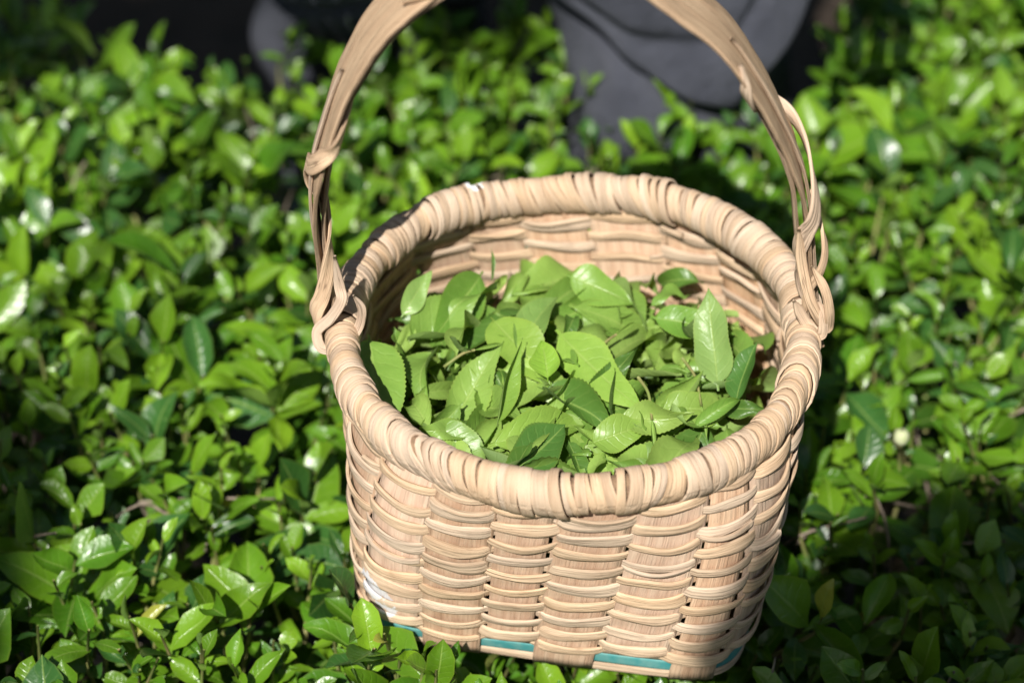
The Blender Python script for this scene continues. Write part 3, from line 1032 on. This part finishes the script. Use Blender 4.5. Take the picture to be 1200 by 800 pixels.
leaves = []          # (variant, M, colour)
stems = []
branches = []
step = 0.027
sites = [(ix, iy, None) for ix in np.arange(-0.95, 0.96, step) for iy in np.arange(-0.75, 1.26, step)]
sites += [(*on_z(px, py, 0.0)[:2], t) for px, py, t in ((498, 800, .036), (530, 795, .032), (470, 790, .030), (425, 765, .036), (412, 730, .030), (452, 778, .040), (440, 790, .036), (512, 812, .034), (660, 822, .012), (770, 826, .010), (590, 815, .018))]
for ix, iy, fixed in sites:
    if True:
        far = abs(ix + 0.03) > 0.55 or iy < -0.42
        if far and rv.uniform() < 0.60: continue
        x, y = (ix + rv.uniform(-.5, .5) * step, iy + rv.uniform(-.5, .5) * step) if fixed is None else (ix, iy)
        if y > back_edge(x) + rv.uniform(-.02, .02): continue
        gap = vnoise(x, y, 15, 26.0)
        if gap > 0.80 and rv.uniform() < 0.6: continue           # bare patches where twigs show
        foot = inside(x, y, 0.0, -0.006)
        top = canopy(x, y) + rv.normal(0, 0.007)
        if fixed is not None: top, foot = fixed, False
        if foot: top = -0.022 - rv.uniform(0, .02)
        if fixed is None and top > 0.03 and math.hypot(x, y) < 0.2: top = 0.02
        H = rv.uniform(0.06, 0.11)
        root = np.array([x + rv.normal(0, .012), y + rv.normal(0, .012), top - H])
        tipp = np.array([x, y, top - 0.012])
        nl = int(rv.integers(5, 9))
        az0 = rv.uniform(0, 6.28)
        big = rv.choice([0.62, 0.95, 1.25, 1.6], p=[.36, .36, .17, .11])
        young = rv.uniform()
        stems.append(tube_np(np.array([root, (root + tipp) / 2 + rv.normal(0, .003, 3), tipp]), np.array([.0016, .0013, .0009]), 5))
        for j in range(nl):
            f = 0.25 + 0.75 * (j + 0.5) / nl
            bp_ = root * (1 - f) + tipp * f
            az = az0 + j * 2.4 + rv.normal(0, 0.25)
            el = math.radians(rv.normal(14 + 44 * f ** 2.0, 20))
            L = big * rv.uniform(0.023, 0.041) * (1.0 if f < 0.8 else rv.uniform(0.55, 0.95))
            dr = np.array([math.cos(az) * math.cos(el), math.sin(az) * math.cos(el), math.sin(el)])
            tp = bp_ + dr * L
            if foot and (tp[2] > -0.004 or bp_[2] > -0.004): continue
            if in_basket(tp) or in_basket(bp_ * .4 + tp * .6) or in_basket(bp_ * .7 + tp * .3): continue
            up = norm(np.array([-math.cos(az) * math.sin(el), -math.sin(az) * math.sin(el), math.cos(el)]) + SUN_DIR * 0.30 + rv.normal(0, 0.36, 3))
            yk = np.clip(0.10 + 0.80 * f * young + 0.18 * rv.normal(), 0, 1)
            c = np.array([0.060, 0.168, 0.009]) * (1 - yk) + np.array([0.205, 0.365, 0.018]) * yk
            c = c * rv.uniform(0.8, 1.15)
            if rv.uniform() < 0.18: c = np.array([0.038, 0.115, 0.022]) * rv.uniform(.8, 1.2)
            if rv.uniform() < 0.004: c = np.array([0.32, 0.33, 0.05])
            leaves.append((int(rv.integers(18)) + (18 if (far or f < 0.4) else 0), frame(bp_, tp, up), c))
        # lower, older leaf layer
        for j in range(2 if not far else 3):
            bp_ = np.array([x, y, top - H - rv.uniform(0.0, 0.06)])
            az, el = rv.uniform(0, 6.28), rv.normal(0.1, 0.3)
            L = rv.uniform(0.03, 0.05)
            tp = bp_ + L * np.array([math.cos(az) * math.cos(el), math.sin(az) * math.cos(el), math.sin(el)])
            if foot and tp[2] > -0.004: continue
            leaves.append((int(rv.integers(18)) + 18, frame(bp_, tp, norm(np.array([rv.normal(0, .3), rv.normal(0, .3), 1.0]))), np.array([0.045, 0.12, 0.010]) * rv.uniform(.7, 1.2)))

# which leaves show largest from the photograph's side
bv, bf = [], []
for i, (k, M, c) in enumerate(leaves):
    o_, x_, y_ = M[:3, 3], M[:3, 0], M[:3, 1]
    w = 0.22
    b = len(bv)
    bv += [Vector(o_), Vector(o_ + y_ * .45 + x_ * w), Vector(o_ + y_), Vector(o_ + y_ * .45 - x_ * w)]
    bf.append((b, b + 1, b + 2, b + 3))
tree = BVHTree.FromPolygons(bv, bf)
score = []
cv = Vector(CAM)
for i, (k, M, c) in enumerate(leaves):
    ctr = M[:3, 3] + M[:3, 1] * 0.5
    px, py, zd = project(ctr)
    if px < 2 or px > 1198 or py < 2 or py > 798: continue
    nrm = norm(M[:3, 2])
    face = abs(float(nrm @ norm(CAM - ctr)))
    area = float(np.linalg.norm(M[:3, 1])) ** 2 * face
    vis = 0
    for a, b in ((.5, 0), (.3, .1), (.3, -.1), (.75, .08), (.75, -.08)):
        p = M[:3, 3] + M[:3, 1] * a + M[:3, 0] * b
        d = CAM - p
        hit = tree.ray_cast(Vector(p) + Vector(norm(d)) * 0.002, Vector(norm(d)), 3.0)
        if hit[0] is None or hit[2] == i: vis += 1
        # basket in the way
    if 400 < px < 950 and 210 < py < 740: vis = 0
    if vis: score.append((area * vis / 5, i))
score.sort(reverse=True)
chosen = set(i for _, i in score[:300])
for i in chosen:
    k, M, c = leaves[i]
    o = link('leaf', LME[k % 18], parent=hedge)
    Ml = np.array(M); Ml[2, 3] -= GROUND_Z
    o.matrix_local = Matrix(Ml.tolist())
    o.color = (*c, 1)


def to_hedge(inst):
    out = []
    for k, M, c in inst:
        M = np.array(M); M[2, 3] -= GROUND_Z
        out.append((k, M, c))
    return out


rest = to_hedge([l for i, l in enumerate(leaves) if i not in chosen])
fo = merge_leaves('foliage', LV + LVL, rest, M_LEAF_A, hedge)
tag(fo, kind='stuff')
V, Q, U = join(stems)
V[:, 2] -= GROUND_Z
st = link('shoot_stems', mesh_np('shoot_stems', V, Q, U), M_STEM, hedge)
st.name = 'shoot_stem'
tag(st, kind='stuff')

# woody frame of the bushes
for i in range(80):
    x, y = rv.uniform(-0.6, 0.6), rv.uniform(-0.45, 0.42)
    if y > back_edge(x) - 0.04: continue
    p0 = np.array([x * 0.8 + rv.normal(0, .06), y * 0.8 + rv.normal(0, .06), GROUND_Z - 0.01])
    p3 = np.array([x, y, -0.05 + rv.uniform(-.03, .015)])
    if inside(x, y, 0, -0.02): p3[2] = -0.06
    p1 = p0 * .6 + p3 * .4 + rv.normal(0, .03, 3)
    p2 = p0 * .25 + p3 * .75 + rv.normal(0, .02, 3)
    P = catmull(np.array([p0, p1, p2, p3]), 12)
    parts = [tube_np(P, np.linspace(0.0085, 0.0014, 12) * rv.uniform(.8, 1.2), 6)]
    for j in range(9):
        a = P[int(rv.integers(6, 12))]
        e = a + np.array([rv.normal(0, .035), rv.normal(0, .035), rv.uniform(0.025, 0.07)])
        e[2] = min(e[2], -0.01 if inside(e[0], e[1], 0, -.02) else 0.008)
        parts.append(tube_np(catmull(np.array([a, (a + e) / 2 + rv.normal(0, .006, 3), e]), 6), np.linspace(0.0014, 0.0008, 6), 5))
    V, Q, U = join(parts)
    V[:, 2] -= GROUND_Z
    link('branch', mesh_np('branch', V, Q, U), M_TWIG, hedge)

# a closed tea flower bud among the leaves beside the basket
bpos = on_z(1056, 512, 0.012)
bud = empty('flower_bud', tuple(bpos - np.array([0, 0, GROUND_Z]) * 1.0))
bpd = []
for k in range(5):
    n_, m_ = 8, 5
    th0 = k * 2 * math.pi / 5
    G = []
    for a in np.linspace(0, math.pi, n_):
        for bq in np.linspace(-0.75, 0.75, m_):
            rr = 0.0052 * math.sin(a * 0.93 + 0.05) * (1 + 0.06 * math.cos(bq * 2))
            G.append([rr * math.cos(th0 + bq), rr * math.sin(th0 + bq), -0.0062 * math.cos(a)])
    I, J = np.meshgrid(np.arange(n_ - 1), np.arange(m_ - 1), indexing='ij')
    Q = np.stack([I * m_ + J, I * m_ + J + 1, (I + 1) * m_ + J + 1, (I + 1) * m_ + J], -1).reshape(-1, 4)
    bpd.append(link('petal', mesh_np('petal', np.array(G), Q, np.zeros((n_ * m_, 2))), M_BUD, bud))
V, Q, U = tube_np(np.array([[0, 0, -0.06], [0.002, 0, -0.03], [0, 0, -0.008]]), np.array([.0013, .0013, .0022]), 6)
link('stalk', mesh_np('stalk', V, Q, U), M_STEM, bud)
bud.parent = hedge
bud.location = (bpos[0], bpos[1], bpos[2] - GROUND_Z)

# ------------------------------------------------------------------ person standing behind the hedge
person = empty('person', (-0.03, 0.53, GROUND_Z))
tag(person, 'person in baggy dark grey trousers standing behind the hedge', 'person')


def skin_body(name, joints, bones, radii, mat, parent, levels=2):
    me = bpy.data.meshes.new(name)
    me.from_pydata([tuple(j) for j in joints], bones, [])
    me.update()
    o = link(name, me, mat, parent)
    sm = o.modifiers.new('skin', 'SKIN')
    sm.use_smooth_shade = True
    ss = o.modifiers.new('sub', 'SUBSURF')
    ss.levels = ss.render_levels = levels
    if not me.skin_vertices: me.skin_vertices.new(name='skin')
    sv = me.skin_vertices[0].data
    for i, r in enumerate(radii):
        sv[i].radius = (r, r) if np.isscalar(r) else r
        sv[i].use_root = (i == 0)
    return o


J, R, E = [], [], []


def jn(p, r, par=None):
    J.append(np.array(p, float)); R.append(r)
    if par is not None: E.append((par, len(J) - 1))
    return len(J) - 1


pel = jn((0, 0.02, 0.90), 0.12)
sp1 = jn((0, 0.03, 1.05), 0.115, pel)
sp2 = jn((0, 0.02, 1.22), 0.13, sp1)
ch = jn((0, 0.02, 1.36), 0.125, sp2)
nk = jn((0, 0.01, 1.46), 0.055, ch)
nk2 = jn((0, -0.01, 1.53), 0.052, nk)
hd = jn((0, -0.03, 1.60), 0.085, nk2)
hd2 = jn((0, -0.025, 1.67), 0.09, hd)
hd3 = jn((0, -0.01, 1.73), 0.055, hd2)
nose = jn((0, -0.118, 1.625), 0.013, hd)
chin = jn((0, -0.085, 1.555), 0.03, hd)
for sx in (-1, 1):
    ear = jn((sx * 0.083, -0.02, 1.625), 0.016, hd)
    shd = jn((sx * 0.17, 0.02, 1.39), 0.058, ch)
    elb = jn((sx * 0.25, 0.03, 1.12), 0.042, shd)
    wr = jn((sx * 0.22, -0.13, 0.95), 0.027, elb)
    pal = jn((sx * 0.215, -0.18, 0.915), (0.034, 0.018), wr)
    for q in range(4):
        bx = sx * (0.215 + (q - 1.5) * 0.019)
        ln = [0.062, 0.075, 0.08, 0.07][q]
        k1 = jn((bx, -0.215, 0.893), 0.0095, pal)
        k2 = jn((bx, -0.215 - ln * .42, 0.868), 0.009, k1)
        jn((bx, -0.215 - ln * .60, 0.868 - ln * .55), 0.008, k2)
    th1 = jn((sx * 0.178, -0.175, 0.915), 0.012, pal)
    th2 = jn((sx * 0.158, -0.205, 0.90), 0.0105, th1)
    jn((sx * 0.150, -0.225, 0.878), 0.009, th2)
LEGX = {1: 0.135, -1: -0.128}
LEGY = {1: -0.01, -1: 0.13}
for sx in (-1, 1):
    hip = jn((sx * 0.10, 0.02, 0.84), 0.09, pel)
    kn = jn((LEGX[sx], LEGY[sx], 0.47), 0.055, hip)
    an = jn((LEGX[sx], LEGY[sx] + .03, 0.09), 0.038, kn)
    jn((LEGX[sx], LEGY[sx] - .11, 0.045), 0.034, an)
body = skin_body('body', J, E, R, M_SKIN, person)

# jacket: sleeves and torso as one inflated shell
J, R, E = [], [], []
a0 = jn((0, 0.02, 0.83), 0.165)
a1 = jn((0, 0.03, 1.02), 0.15, a0)
a2 = jn((0, 0.02, 1.22), 0.155, a1)
a3 = jn((0, 0.02, 1.37), 0.14, a2)
a4 = jn((0, 0.012, 1.455), 0.075, a3)
for sx in (-1, 1):
    b0 = jn((sx * 0.18, 0.02, 1.39), 0.075, a3)
    b1 = jn((sx * 0.255, 0.03, 1.12), 0.06, b0)
    jn((sx * 0.223, -0.115, 0.962), 0.043, b1)
skin_body('jacket', J, E, R, M_JACKET, person)


# trousers: one cloth surface with a deep sagging fold across the thigh
def leg_cloth(sx, seed):
    r = np.random.default_rng(seed)
    nz_, na = 420, 220
    z = np.linspace(0.09, 0.86, nz_)
    a = np.arange(na) / na * 2 * math.pi
    Zg, Ag = np.meshgrid(z, a, indexing='ij')
    cx = np.interp(z, [0.09, 0.47, 0.86], [LEGX[sx], LEGX[sx], sx * 0.095])
    cy = np.interp(z, [0.09, 0.47, 0.86], [LEGY[sx] + .02, LEGY[sx], 0.02])
    rad = np.interp(z, [0.09, 0.2, 0.45, 0.62, 0.80, 0.86], [0.085, 0.088, 0.092, 0.100, 0.108, 0.112])
    rx, ry = rad[:, None] * 1.0, rad[:, None] * 1.02
    # sagging fold: height of its lip as a function of the position across the front
    qx = np.clip(np.cos(Ag), -1, 1)
    front = np.clip(-np.sin(Ag) * 3 + 0.8, 0, 1)
    zw = Zg + GROUND_Z
    if sx > 0:
        lip = np.interp(qx, [-1, -.65, -.3, .05, .38, .6, .85, 1], [.092, .075, .050, .026, .010, .036, .072, .095])
    else:
        lip = np.interp(qx, [-1, -.5, 0, .5, 1], [.02, .05, .07, .04, .0])
    d = zw - lip
    bulge = 0.018 * (0.5 + 0.5 * np.tanh(d / 0.009)) * np.exp(-np.clip(d, 0, 1) / 0.09)
    tuck = -0.010 * np.exp(-((d + 0.012) / 0.010) ** 2)
    off = (bulge + tuck) * front
    d2 = d - 0.055 - 0.02 * np.sin(qx * 3)
    off = off + front * (0.009 * (0.5 + 0.5 * np.tanh(d2 / 0.014)) * np.exp(-np.clip(d2, 0, 1) / 0.05) - 0.005 * np.exp(-((d2 + 0.010) / 0.009) ** 2))
    d3 = qx * 0.10 + zw * 0.9 - 0.01
    off = off + front * (d < 0) * 0.006 * np.exp(-(d3 / 0.016) ** 2) * np.clip(-d / 0.02, 0, 1)
    # softer creases
    for k in range(9):
        f, g = r.uniform(1, 3.2), r.uniform(14, 46)
        off += 0.0036 * np.sin(Ag * round(f) + Zg * g * r.choice([-1, 1]) + r.uniform(0, 6.28)) * r.uniform(.4, 1.2)
    if sx > 0:
        off += 0.006 * np.exp(-((qx + 0.55 - (zw - .0) * 3) / 0.16) ** 2) * front - 0.006 * np.exp(-((qx - 0.12 - (zw) * 2.0) / 0.12) ** 2) * front * (d < 0)
    Xg = cx[:, None] + (rx + off) * np.cos(Ag)
    Yg = cy[:, None] + (ry + off) * np.sin(Ag)
    I, Jj = np.meshgrid(np.arange(nz_ - 1), np.arange(na), indexing='ij')
    J2 = (Jj + 1) % na
    Q = np.stack([I * na + Jj, I * na + J2, (I + 1) * na + J2, (I + 1) * na + Jj], -1).reshape(-1, 4)
    V = np.stack([Xg, Yg, Zg], -1).reshape(-1, 3)
    return V, Q, np.zeros((len(V), 2))


def seat_cloth():
    nz_, na = 16, 48
    z = np.linspace(0.76, 1.0, nz_)
    a = np.arange(na) / na * 2 * math.pi
    Zg, Ag = np.meshgrid(z, a, indexing='ij')
    rx = np.interp(z, [0.76, 0.82, 0.92, 1.0], [0.10, 0.175, 0.178, 0.155])[:, None]
    ry = np.interp(z, [0.76, 0.82, 0.92, 1.0], [0.09, 0.13, 0.135, 0.12])[:, None]
    V = np.stack([rx * np.cos(Ag), 0.025 + ry * np.sin(Ag), Zg], -1).reshape(-1, 3)
    I, Jj = np.meshgrid(np.arange(nz_ - 1), np.arange(na), indexing='ij')
    J2 = (Jj + 1) % na
    Q = np.stack([I * na + Jj, I * na + J2, (I + 1) * na + J2, (I + 1) * na + Jj], -1).reshape(-1, 4)
    return V, Q, np.zeros((len(V), 2))


V, Q, U = join([leg_cloth(1, 3), leg_cloth(-1, 4), seat_cloth()])
link('trousers', mesh_np('trousers', V, Q, U), M_CLOTH, person)
# boots
for sx in (-1, 1):
    x, y = LEGX[sx], LEGY[sx] + .03
    skin_body('boot', [(x, y, 0.16), (x, y, 0.07), (x, y - .07, 0.052), (x, y - .15, 0.046), (x, y + .05, 0.046)], [(0, 1), (1, 2), (2, 3), (1, 4)],
              [0.058, 0.056, 0.05, 0.044, 0.044], M_BOOT, person)
# hair cap
G = []
n_, m_ = 12, 28
for i in range(n_):
    a = i / (n_ - 1) * 1.75
    for j in range(m_):
        b = j / m_ * 2 * math.pi
        cut = 1.0 if math.sin(b) > -0.35 else 0.62
        aa = a * cut
        rr = 0.104 + 0.003 * math.sin(b * 9 + i)
        G.append([rr * 0.92 * math.sin(aa) * math.cos(b), -0.018 + rr * 1.05 * math.sin(aa) * math.sin(b), 1.672 + rr * 1.05 * math.cos(aa)])
I, Jj = np.meshgrid(np.arange(n_ - 1), np.arange(m_), indexing='ij')
J2 = (Jj + 1) % m_
Q = np.stack([I * m_ + Jj, (I + 1) * m_ + Jj, (I + 1) * m_ + J2, I * m_ + J2], -1).reshape(-1, 4)
link('hair', mesh_np('hair', np.array(G), Q, np.zeros((len(G), 2))), M_HAIR, person)
for sx in (-1, 1):
    def ball(c, r, n=10, m=14):
        G = [[c[0] + r * math.sin(math.pi * i / n) * math.cos(2 * math.pi * j / m), c[1] + r * math.sin(math.pi * i / n) * math.sin(2 * math.pi * j / m), c[2] + r * math.cos(math.pi * i / n)] for i in range(n + 1) for j in range(m)]
        I, Jj = np.meshgrid(np.arange(n), np.arange(m), indexing='ij')
        J2 = (Jj + 1) % m
        return np.array(G), np.stack([I * m + Jj, (I + 1) * m + Jj, (I + 1) * m + J2, I * m + J2], -1).reshape(-1, 4), np.zeros((len(G), 2))
    e = link('eye', mesh_np('eye', *ball((sx * 0.032, -0.097, 1.648), 0.012)), M_EYE, person)
    link('iris', mesh_np('iris', *ball((sx * 0.032, -0.1055, 1.648), 0.0052)), M_IRIS, e)
V, Q, U = tube_np(catmull(np.array([[-0.024, -0.108, 1.585], [0, -0.117, 1.583], [0.024, -0.108, 1.585]]), 10), 0.0048, 8)
link('mouth', mesh_np('mouth', V, Q, U), plain_material('lips', (0.36, 0.15, 0.12), (0.4, 0.18, 0.14), rough=0.5), person)

# ------------------------------------------------------------------ unseen trees added to throw the dark patches and block skylight
def towards_sun(p, d):
    return np.asarray(p, float) + SUN_DIR * d


def added_shade_tree(TB, fork, clumps, label, group):  # tree-shaped light blocker, added out of view
    TB, fork = np.array(TB, float), np.array(fork, float)
    shade = empty('added_shade_tree', tuple(TB))
    tag(shade, label, 'tree', group)
    V, Q, U = tube_np(catmull(np.array([TB + [0, 0, -.05], TB * .7 + fork * .3 + [.03, .04, 0], TB * .3 + fork * .7 + [.04, -.02, 0], fork]), 24),
                      np.linspace(0.085, 0.055, 24) * (1 + 0.05 * np.sin(np.arange(24))), 12)
    link('trunk', mesh_np('trunk', V - TB, Q, U), M_BARK, shade)
    crown = []
    for (c, rad) in clumps:
        c, rad = np.array(c, float), np.array(rad)
        mid = fork * .45 + c * .55 + np.array([0.0, -0.12, 0.12])
        V, Q, U = tube_np(catmull(np.array([fork, mid, c]), 20), np.linspace(0.026, 0.004, 20), 8)
        link('limb', mesh_np('limb', V - TB, Q, U), M_BARK, shade)
        size = 0 if rad[0] < 0.15 else (1 if rad[0] < 0.5 else 2)
        nleaf = (1500, 1150, 900)[size]
        lo, hi = ((0.032, 0.048), (0.05, 0.085), (0.09, 0.15))[size]
        for k in range(nleaf):
            u = norm(rv.normal(0, 1, 3)) * rv.uniform(0, 1) ** 0.42
            p = c + u * rad
            dr = norm(rv.normal(0, 1, 3) + u * 0.6)
            up = norm(SUN_DIR * 1.1 + rv.normal(0, .5, 3))
            crown.append((int(rv.integers(18)), frame(p - TB, p + dr * rv.uniform(lo, hi) - TB, up), np.array([0.05, 0.12, 0.015]) * rv.uniform(.7, 1.2)))
    cr = merge_leaves('crown', LVL, crown, M_LEAF_A, shade)
    tag(cr, kind='stuff')


cl = [(towards_sun(tp, d), r) for tp, d, r in (      # shaded place, distance up the sun's ray, radii
    (on_z(1130, 790, 0.0), 2.75, (0.110, 0.11, 0.11)),
    (on_z(1025, 830, 0.0), 2.60, (0.086, 0.09, 0.09)),
    (on_z(1260, 750, 0.0), 2.9, (0.10, 0.09, 0.09)),
    (on_z(-102, 590, 0.0), 2.9, (0.078, 0.085, 0.085)),
    (on_z(-270, 540, 0.0), 3.0, (0.09, 0.10, 0.10)),
    (on_z(-160, 760, 0.0), 3.0, (0.06, 0.08, 0.07)),
    ((-0.34, 1.25, GROUND_Z), 4.9, (0.24, 0.23, 0.20)),
    ((0.06, 1.29, GROUND_Z), 4.7, (0.22, 0.22, 0.19)),
    ((-0.72, 1.24, GROUND_Z), 4.6, (0.24, 0.23, 0.20)),
    ((-0.07, 0.60, 0.05), 4.2, (0.05, 0.05, 0.06)))]
cl += [((-2.4, -1.3, 2.6), (0.7, 0.7, 0.55)), ((-2.2, -3.9, 2.9), (0.75, 0.75, 0.6))]  # large clumps added beside the sun's path to dim the skylight
added_shade_tree((-1.9, -3.1, GROUND_Z), (-1.75, -2.95, 1.35), cl, 'slender unseen tree added behind the viewpoint, small outlying boughs placed to cast shadows', 'unseen trees added for shade around the hedge')
added_shade_tree((2.3, -0.7, GROUND_Z), (2.1, -0.65, 1.5), [((0.0, 0.25, 2.75), (0.75, 0.75, 0.5)), ((1.15, -1.7, 2.6), (0.7, 0.7, 0.55)), ((1.7, 0.5, 2.7), (0.7, 0.7, 0.55)), ((0.9, -0.6, 2.9), (0.6, 0.6, 0.45))],
           'unseen tree added to block skylight, with broad leafy boughs reaching over the hedge', 'unseen trees added for shade around the hedge')  # second unseen tree, added to cut light from overhead sky

for (tb, fk, cs, lab) in (  # ring of trees added out of view to block low sky light
        ((1.9, -4.4, GROUND_Z), (1.8, -4.2, 1.0), [((1.5, -3.6, 1.9), (0.9, 0.8, 0.8)), ((2.7, -3.2, 1.7), (0.9, 0.9, 0.8)), ((0.7, -4.8, 2.4), (0.9, 0.7, 0.8))], 'tall leafy unseen tree added to block skylight on the side opposite the person'),
        ((3.3, 1.6, GROUND_Z), (3.2, 1.6, 0.8), [((2.9, 1.2, 1.5), (0.8, 0.9, 0.9)), ((2.9, 2.9, 1.6), (0.9, 0.9, 0.9)), ((3.1, -0.6, 1.4), (0.8, 0.9, 0.8))], 'low bushy unseen tree added to block skylight beside the hedge'),
        ((0.3, 4.2, GROUND_Z), (0.3, 4.1, 0.8), [((0.0, 3.7, 1.5), (1.0, 0.8, 0.9)), ((1.5, 3.9, 1.5), (0.9, 0.8, 0.9)), ((-1.5, 3.8, 1.5), (0.9, 0.8, 0.9))], 'wide unseen tree added to block skylight beyond the person'),
        ((-3.4, 1.2, GROUND_Z), (-3.3, 1.2, 0.8), [((-3.0, 1.4, 1.5), (0.8, 0.9, 0.9)), ((-2.8, 2.8, 1.5), (0.9, 0.9, 0.9)), ((-3.1, -0.4, 1.5), (0.8, 0.9, 0.9))], 'rounded unseen tree added to block skylight, across the hedge from the bushy one')):
    added_shade_tree(tb, fk, cs, lab, 'unseen trees added for shade around the hedge')
